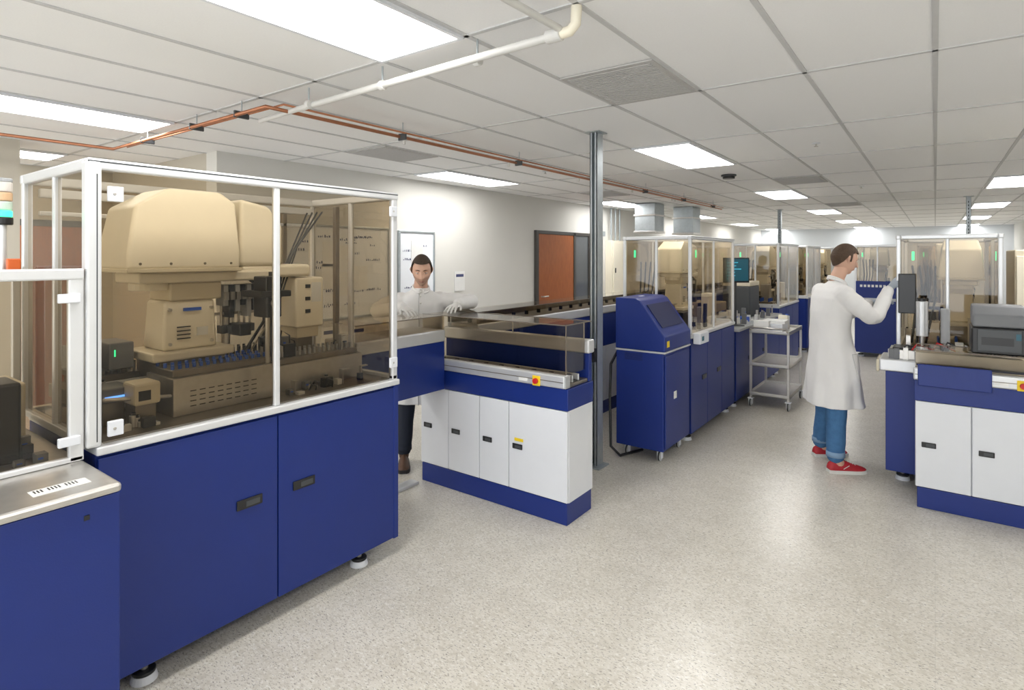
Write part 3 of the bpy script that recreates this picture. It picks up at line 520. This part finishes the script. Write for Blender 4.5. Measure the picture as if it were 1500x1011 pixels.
# ---- machine 4 right
g=bench('conveyor_workbench',-.11,1.36,4.77,(.19,.49,.79,1.08),est=.44,tall=False,panel=(-.095,.29)); clutter(g,-.05,.9,4.82,4.86,.885,12,.08,15); g.done()
g=analyzer(-.25,.40,5.5,6.95,1.865,seed=21,zc=.96,hx=.09,hy=.42)
g.box('front_deck_base',BLUE,-.30,.9,5.13,5.48,.10,.84); foot(g,-.2,5.3,.1); foot(g,.8,5.3,.1); g.box('front_deck',ALU,-.34,.9,5.125,5.488,.84,.93,bev=.012); g.box('front_deck_end',CREAMD,-.36,-.34,5.14,5.4,.83,.92,bev=.006)
g.cyl('canister',ALU,(-.08,5.3,1.10),(-.08,5.3,1.36),.038); g.cyl('canister_b',LGREY,(.06,5.34,1.05),(.06,5.34,1.31),.028); g.cyl('canister_posts',STEEL,(-.08,5.3,.93),(-.08,5.3,1.10),.012); g.cyl('canister_posts',STEEL,(.06,5.34,.93),(.06,5.34,1.06),.012); g.cyl('canister_caps',BLK,(-.08,5.3,1.36),(-.08,5.3,1.38),.028)
g.box('plate_stack',STEEL,-.28,-.12,5.18,5.42,.93,1.0); g.box('plate_stack_b',BLK,-.26,-.14,5.2,5.4,1.0,1.012)
rack(g,.15,.4,5.2,5.4,.93,4,LGREY,.08)
for i in range(5): g.tube('tubing_red' if i%2 else 'tubing_dark',RED if i%2 else BLK,[(-.2+.06*i,5.2,1.0),(-.17+.06*i,5.17,1.04+.01*i),(-.1+.07*i,5.2,1.02),(-.02+.07*i,5.25,.97)],.006,8)
clutter(g,-.3,.6,5.15,5.4,.93,40,.13,16)
g.box('tablet',BLK,-.235,-.12,5.455,5.475,1.25,1.56,bev=.006); g.box('tablet_bracket',STEEL,-.19,-.15,5.475,5.5,1.35,1.42)
g.box('side_module',BLK,-.262,-.25,5.7,5.8,1.2,1.4,bev=.003)
g.done()
g=G('label_printer'); x0,x1,y0,y1=.19,.47,4.80,5.10; zb=1.067
g.box('lower_body',BLK,x0,x1,y0,y1,zb,zb+.17,bev=.012); 
g.prism('cover',MGREY,[(y0+.005,zb+.172),(y1,zb+.172),(y1,zb+.29),(y1-.05,zb+.31),(y0+.07,zb+.31),(y0+.005,zb+.25)],'x',x0+.005,x1-.005,bev=.014)
g.box('front_frame',GREY,x0+.03,x1-.03,y0-.006,y0+.0,zb+.02,zb+.16,bev=.004); g.box('slot',BLK,x0+.05,x1-.07,y0-.008,y0-.006,zb+.06,zb+.11,bev=0); g.box('display',TEAL,x1-.06,x1-.035,y0-.008,y0-.006,zb+.10,zb+.14,bev=0); g.done()
g=G('storage_tower'); g.box('case',CREAMD,.52,.60,6.2,6.9,.02,1.75,bev=.01); g.box('door',CREAM,.53,.59,6.185,6.2,.1,1.7,bev=.006); g.box('handle',BLK,.54,.55,6.17,6.185,.9,1.1); g.box('plinth',BLK,.53,.59,6.22,6.88,0,.02);g.done()
g=G('wall_sign'); g.box('board',BLUE,-1.08,-.48,11.27,11.285,1.0,1.28,bev=0)
for i in range(9): g.box('lettering',LABEL,-1.02+i*.055,-.985+i*.055,11.266,11.27,1.18,1.22,bev=0)
g.done()
# ------------------------------------------------------------ people
SKIN=mat('skin',(.66,.40,.29),.5,0,.05,20); LIP=mat('lips',(.46,.20,.16),.5); HAIRD=mat('dark_brown_hair',(.05,.03,.018),.7,0,.3,90,.4,150); HAIRB=mat('brown_hair',(.075,.042,.022),.7,0,.35,90,.5,150)
COAT=mat('white_lab_coat',(.80,.79,.78),.8,0,.02,8,.4,14); JEAN=mat('denim',(.055,.16,.33),.85,0,.3,25,.3,60); TROU=mat('dark_trousers',(.015,.02,.035),.85)
GLOVE=mat('grey_nitrile_glove',(.40,.45,.52),.5); GLOVEW=mat('white_glove',(.68,.67,.65),.6); SHOER=mat('red_sneaker',(.45,.02,.03),.6,0,.15,60); SOLE=mat('white_sole',(.75,.74,.7),.6); SHOEB=mat('brown_boot',(.10,.05,.03),.5); EYEW=mat('eye_white',(.7,.68,.65),.2); IRIS=mat('iris',(.05,.035,.02),.2)
JEANC=mat('denim_cuff',(.22,.34,.5),.85); STUB=mat('beard_shadow',(.48,.30,.22),.8); SEAM=mat('coat_seam',(.60,.59,.58),.8)
def gauss(d2,s): return math.exp(-d2/(2*s*s))
def head(g,c,F,tilt,hair,stubble=False,rec=0):
    F=V((F[0],F[1],0)).normalized(); R=V((F.y,-F.x,0)); ct,st=math.cos(tilt),math.sin(tilt)
    U=V((0,0,1)); f=F*ct-U*st; u=U*ct+F*st; c=V(c)
    W=lambda x,y,z:c+R*x+f*y+u*z
    def surf(th,ph,off=0):
        x=math.cos(ph)*math.sin(th); y=math.cos(ph)*math.cos(th); z=math.sin(ph)
        px,py,pz=x*(.074+off),y*(.097+off),z*(.120+off)
        lo=max(0,-z); px*=1-.32*lo**1.6
        if y<0: py*=1-.45*lo
        else: py*=1-.02*lo; py+=.014*lo*(1 if y>.2 else y/.2)
        if y<0: py*=1+.08*max(0,z)
        if y>0:
            k=1 if off<.004 else .3
            px0=abs(px)
            if -.04<pz<.03:
                t=(.03-pz)/.062; hgt=.006+.024*max(0,min(1,t))**1.3
                if pz<-.032: hgt*=max(0,(pz+.04)/.008)
                py+=hgt*gauss(px0**2,.0085+.003*max(0,t))*k
            py+=-.013*(gauss((px0-.031)**2+(pz-.010)**2,.012))*k
            py+=.006*gauss((pz-.033)**2,.007)*gauss(px**2,.035)*k
            py+=.007*gauss(px**2,.018)*gauss((pz+.060)**2,.009)*k-.004*gauss(px**2,.02)*gauss((pz+.078)**2,.005)*k+.010*gauss(px**2,.018)*gauss((pz+.100)**2,.012)
            py+=.004*gauss((px0-.042)**2+(pz+.018)**2,.015)*k
        return px,py,pz
    NT,NP=96,72
    def shell(part,m,off,keep):
        bm=g.g(part,m,0,True); vs={}
        for i in range(NT):
            for j in range(NP+1):
                th=2*math.pi*i/NT; ph=-math.pi/2+math.pi*j/NP; ph=max(-1.56,min(1.56,ph)); vs[i,j]=surf(th,ph,off)
        bv={}
        def gv(i,j):
            i%=NT
            if (i,j) not in bv: bv[i,j]=bm.verts.new(W(*vs[i,j]))
            return bv[i,j]
        for i in range(NT):
            for j in range(NP):
                q=[vs[i,j],vs[(i+1)%NT,j],vs[(i+1)%NT,j+1],vs[i,j+1]]; cc=[sum(a[k] for a in q)/4 for k in range(3)]
                if keep(*cc): bm.faces.new((gv(i,j),gv(i+1,j),gv(i+1,j+1),gv(i,j+1)))
    shell('head',SKIN,0,lambda x,y,z:True)
    def hk(x,y,z):
        if y>.030: return z>.072+rec
        if y>.0: return z>.020+y*1.7 or (y<.014 and z>-.018)
        if y>-.02: return z>.012
        return z>.012-(-.02-y)*1.9 and z>-.085
    for o in (.003,.006,.009,.012): shell('hair',hair,o,hk)
    if stubble: shell('stubble',STUB,.0010,lambda x,y,z: z<-.048+ (abs(x)*.4) and y>.0 and z>-.118 and not(abs(x)<.021 and abs(z+.062)<.007))
    shell('lips',LIP,.0012,lambda x,y,z: y>.05 and abs(x)<.021 and abs(z+.061)<.006-.003*abs(x)/.021)
    for s in (-1,1):
        g.tube('ears',SKIN,[W(s*.069,-.002,-.026),W(s*.077,-.006,-.012),W(s*.083,-.012,.008),W(s*.080,-.010,.022)],[.006,.009,.0125,.008],10)
        g.tube('eyes',EYEW,[W(s*.031-.006,.0765,.010),W(s*.031+.006,.0765,.010)],[.0085,.0085],12); g.tube('irises',IRIS,[W(s*.031,.0825,.004),W(s*.031,.084,.004)],[.0040,.003],8)
        g.tube('eyelids',SKIN,[W(s*.016,.080,.012),W(s*.031,.0815,.0155),W(s*.046,.074,.012)],[.005,.0072,.005],10)
        g.tube('eyebrows',hair,[W(s*.014,.097,.031),W(s*.030,.094,.036),W(s*.046,.082,.031)],[.002,.003,.0015],8)
def hand(g,part,m,w,d,n,curl=.35,thumb_side=1,s=1.0):
    w=V(w); d=V(d).normalized(); n=V(n); n=(n-d*n.dot(d)).normalized(); t=d.cross(n)*thumb_side
    rings=[]
    for k,(a,hw,th) in enumerate(((-.03,.026,.022),(0,.027,.020),(.03,.036,.017),(.06,.041,.015),(.088,.040,.012),(.094,.030,.008))):
        rings.append([w+d*a*s+(t*math.cos(q)*hw+n*math.sin(q)*th)*s for q in [2*math.pi*i/14 for i in range(14)]])
    g.loft(part,m,rings,remesh=.003,sm=1)
    for off,L,sp in ((.031,.072,.16),(.0105,.082,.05),(-.0105,.076,-.06),(-.030,.060,-.18)):
        p=w+(d*.082+t*off)*s; dd=(d+t*sp).normalized(); pts=[p]; ang=0; rr=[.0090]
        for seg,fr in enumerate((.45,.31,.24)):
            ang+=curl*(.8 if seg==0 else 1); dv=(dd*math.cos(ang)+n*math.sin(ang)); p=p+dv*L*fr*s; pts.append(p); rr.append((.0082,.0075,.0062)[seg])
        g.tube(part,m,pts,[r*s for r in rr],10)
    p=w+(d*.025+t*.022)*s; d1=(d*.65+t*.7+n*.25).normalized(); d2=(d*.9+t*.25+n*.3).normalized()
    g.tube(part,m,[p,p+d1*.042*s,p+d1*.042*s+d2*.032*s],[.013*s,.0105*s,.008*s],10)
def person(o,F,headc,tilt,rows,armR,armL,legs,hair,trou,shoe,sole,gl,handsdir,stub=False,rec=0,HF=None):
    g=G('man_in_lab_coat'); F3=V((F[0],F[1],0)).normalized(); S3=V((F3.y,-F3.x,0)); O=V((o[0],o[1],0))
    W=lambda p:O+F3*p[0]+S3*p[1]+V((0,0,p[2]))
    N=72
    def ringpt(row,a,off=0):
        z,cf,cs,hf,hs=row; fold=max(0,(1.15-z))*.07
        c_,s_=math.cos(a),math.sin(a); e=.85
        x=math.copysign(abs(c_)**e,c_)*(hf+off); y=math.copysign(abs(s_)**e,s_)*(hs+off); q=1+fold*math.sin(6*a+3*z+1)+fold*.6*math.sin(11*a+2)+.020*math.sin(3*a+z*14)+.014*math.sin(5*a-z*22)
        return W((cf+x*q,cs+y*q,z))
    R2=[]
    for a,b in zip(rows,rows[1:]):
        for t in range(4): R2.append([a[k]+(b[k]-a[k])*t/4 for k in range(5)])
    R2.append(list(rows[-1]))
    g.loft('coat',COAT,[[ringpt(r,2*math.pi*i/N) for i in range(N)] for r in R2],remesh=.009,sm=2)
    def limb(pts,rad,fr=.06):
        P=[];Rr=[]
        n=len(pts)
        for i in range(n-1):
            for t in range(6):
                u=t/6; 
                p0=pts[max(i-1,0)];p1=pts[i];p2=pts[i+1];p3=pts[min(i+2,n-1)]
                p=[.5*((2*p1[k])+(-p0[k]+p2[k])*u+(2*p0[k]-5*p1[k]+4*p2[k]-p3[k])*u*u+(-p0[k]+3*p1[k]-3*p2[k]+p3[k])*u**3) for k in range(3)]
                P.append(W(p)); Rr.append((rad[i]*(1-u)+rad[i+1]*u)*(1+fr*math.sin(7*(i+u)*1.7+i)))
        P.append(W(pts[-1])); Rr.append(rad[-1]); return P,Rr
    for arm in (armR,armL):
        P,Rr=limb(arm,[.074,.071,.060,.043]); g.tube('coat',COAT,P,Rr,18,caps=True)
    fr=[r for r in R2 if r[0]<1.44]
    g.tube('coat_placket',SEAM,[ringpt(r,.10,.003) for r in fr],.0035,6)
    for r in fr[8::5]: p=ringpt(r,.03,.006); g.tube('coat_buttons',SOLE,[p,p+F3*.003],[.007,.006],10)
    for sg in (1,-1):
        rr=[r for r in R2 if .74<r[0]<.93]
        for aa in (.55,1.15): g.tube('coat_pockets',SEAM,[ringpt(r,sg*aa,.003) for r in rr],.0025,6)
        g.tube('coat_pockets',SEAM,[ringpt(rr[-1],sg*(.55+.06*i),.003) for i in range(11)],.003,6)
    hb=W(headc)
    nz=rows[-1][0]; nc=W((rows[-1][1],rows[-1][2],nz))
    g.tube('neck',SKIN,[nc-V((0,0,.06)),nc+V((0,0,.02)),hb-V((0,0,.06))-F3*.018],[.060,.055,.052],16)
    for k,(rr_,dz) in enumerate(((.061,.0),(.066,-.014))):
        pts=[nc+V((0,0,.004+dz))+F3*(rr_)*math.cos(a)+S3*(rr_+.002)*math.sin(a)+V((0,0,-.03*math.cos(a))) for a in [.35+5.58*i/24 for i in range(25)]]
        g.tube('collar',COAT,pts,[.010]*25,8)
    head(g,hb,HF or F3,tilt,hair,stub,rec)
    for L in legs:
        P,Rr=limb(L['p'],L['r'],.03); g.tube('trousers',trou,P,Rr,16,remesh=.009,sm=2)
    g.tube('trousers',trou,[W((legs[0]['p'][0][0],-.045,.82)),W((legs[0]['p'][0][0],.045,.82))],[.09,.09],16)
    for L in legs:
        a=V(L['p'][-1]); fx,fs,ang=L['foot']; dF=F3*math.cos(ang)+S3*math.sin(ang); dS=S3*math.cos(ang)-F3*math.sin(ang); c=W((fx,fs,0))
        rr=[]; rs=[]
        prof=((-.085,.020,.050,.010),(-.080,.031,.080,.002),(-.045,.036,.105,.0),(-.01,.038,.112,.0),(.03,.040,.105,.0),(.07,.043,.085,.0),(.11,.047,.070,.0),(.15,.046,.058,.001),(.18,.038,.048,.003),(.20,.022,.038,.006))
        for (t,hw,h,lift) in prof:
            r=[]
            for i in range(20):
                q=2*math.pi*i/20; s_=math.sin(q); wd=hw*math.cos(q)*(1 if s_<=0 else 1-.45*s_*s_)
                r.append(c+dF*t+dS*wd+V((0,0,(.024+lift)+(max(0,s_)*(h-.024-lift))+min(0,s_)*.008)))
            rr.append(r)
            rs.append([c+dF*(t*1.03)+dS*(hw+.005)*sx+V((0,0,z_+lift*.6)) for sx,z_ in ((-1,0),(1,0),(1,.026),(-1,.026))])
        g.loft('shoes',shoe,rr); g.loft('soles',sole,rs,smooth=False)
        ank=W(a)
        g.tube('cuffs',TROU if sole is not SOLE else JEANC,[ank+V((0,0,.035)),ank+V((0,0,-.005))],[L['r'][-1]+.004,L['r'][-1]+.004],16,caps=False)
        g.tube('ankles',shoe if sole is not SOLE else SKIN,[ank+V((0,0,.02)),c+V((0,0,.08))],[.044,.040],12)
        if sole is SOLE:
            for k in range(5): g.tube('laces',SOLE,[c+dF*(.045+.018*k)-dS*.018+V((0,0,.098-.008*k)),c+dF*(.045+.018*k)+dS*.018+V((0,0,.098-.008*k))],.003,6)
            for sd in (-1,1): g.tube('shoe_stripes',SOLE,[c+dF*.02+dS*sd*.039+V((0,0,.04)),c+dF*.06+dS*sd*.038+V((0,0,.065))],.003,6)
    for i,(arm,(d,n,cu,ts)) in enumerate(zip((armR,armL),handsdir)):
        dw=F3*d[0]+S3*d[1]+V((0,0,d[2])); nw=F3*n[0]+S3*n[1]+V((0,0,n[2])); hand(g,'hand_'+'rl'[i],gl,W(arm[-1])+dw.normalized()*.035,dw,nw,cu,ts,1.05)
    g.done()
rows=[(.50,-.02,0,.205,.23),(.56,-.025,0,.195,.225),(.70,-.03,0,.178,.215),(.85,-.035,0,.158,.20),(1.0,-.045,0,.138,.185),(1.12,-.05,0,.128,.178),(1.25,-.05,0,.128,.19),(1.36,-.045,0,.118,.195),(1.42,-.035,0,.10,.17),(1.455,-.02,0,.08,.12),(1.485,.0,0,.062,.067),(1.50,.005,0,.058,.062)]
person((-.65,5.354),(.806,.592),(.065,0,1.672),.30,rows,
 armR=[(-.035,.165,1.40),(.07,.215,1.29),(.19,.20,1.23),(.345,.115,1.42)],
 armL=[(-.035,-.165,1.40),(.03,-.23,1.28),(.14,-.22,1.18),(.32,-.10,1.30)],
 legs=[dict(p=[(-.04,.075,.82),(-.065,.115,.5),(-.10,.165,.13)],r=[.085,.078,.064],foot=(-.08,.175,.05)),dict(p=[(-.04,-.075,.82),(-.02,-.115,.5),(-.02,-.20,.13)],r=[.085,.078,.064],foot=(.0,-.20,-.05))],
 hair=HAIRB,trou=JEAN,shoe=SHOER,sole=SOLE,gl=GLOVE,handsdir=[((.75,-.1,.75),(.6,-.2,-.6),.35,-1),((.9,.1,.25),(0,.2,-1),.4,1)])
rows2=[(.52,-.01,0,.17,.225),(.65,-.01,0,.165,.22),(.85,-.005,0,.15,.205),(1.0,0,0,.138,.19),(1.15,.01,0,.13,.185),(1.28,.015,0,.12,.185),(1.34,.02,0,.108,.185),(1.38,.03,0,.09,.16),(1.405,.04,0,.075,.115),(1.43,.05,0,.062,.067),(1.442,.055,0,.058,.062)]
person((-3.40,3.357),(.78,-.62),(.12,0,1.585),.34,rows2,
 armR=[(.02,.155,1.335),(.05,.27,1.30),(.13,.34,1.27),(.36,.18,1.315)],
 armL=[(.02,-.155,1.335),(.04,-.29,1.32),(.08,-.41,1.325),(.27,-.27,1.325)],
 legs=[dict(p=[(0,.075,.82),(0,.11,.5),(-.01,.13,.13)],r=[.085,.072,.06],foot=(0,.13,.1)),dict(p=[(0,-.075,.82),(-.02,-.11,.5),(-.03,-.13,.13)],r=[.085,.072,.06],foot=(-.02,-.13,-.15))],
 hair=HAIRD,trou=TROU,shoe=SHOEB,sole=RUB,gl=GLOVEW,handsdir=[((.75,-.35,-.12),(0,0,-1),.22,-1),((.75,.45,-.12),(0,0,-1),.22,1)],stub=True,rec=.010,HF=(.70,-.71))
# ------------------------------------------------------------ world, added rear fill light, camera
w=bpy.data.worlds.new('World'); scene.world=w; w.use_nodes=True; w.node_tree.nodes['Background'].inputs[0].default_value=(.85,.92,1,1); w.node_tree.nodes['Background'].inputs[1].default_value=.8
l=bpy.data.lights.new('rear_fill_light','AREA'); l.shape='RECTANGLE'; l.size=7.8; l.size_y=1.9; l.energy=200; l.color=(.92,.96,1)  # area lamp added behind the camera to brighten ceiling and front faces
lo=bpy.data.objects.new('rear_fill_light',l); scene.collection.objects.link(lo); lo.location=(-2.5,-3.98,1.5); lo.rotation_euler=(math.radians(98),0,0)
cd=bpy.data.cameras.new('Camera'); cam=bpy.data.objects.new('Camera',cd); scene.collection.objects.link(cam); scene.camera=cam
cam.location=(0,0,1.7); cam.rotation_euler=(math.radians(90),0,math.atan2(620,844)); cd.sensor_width=36; cd.lens=844/1500*36; cd.shift_y=-(505.5-375)/1500; cd.clip_start=.05
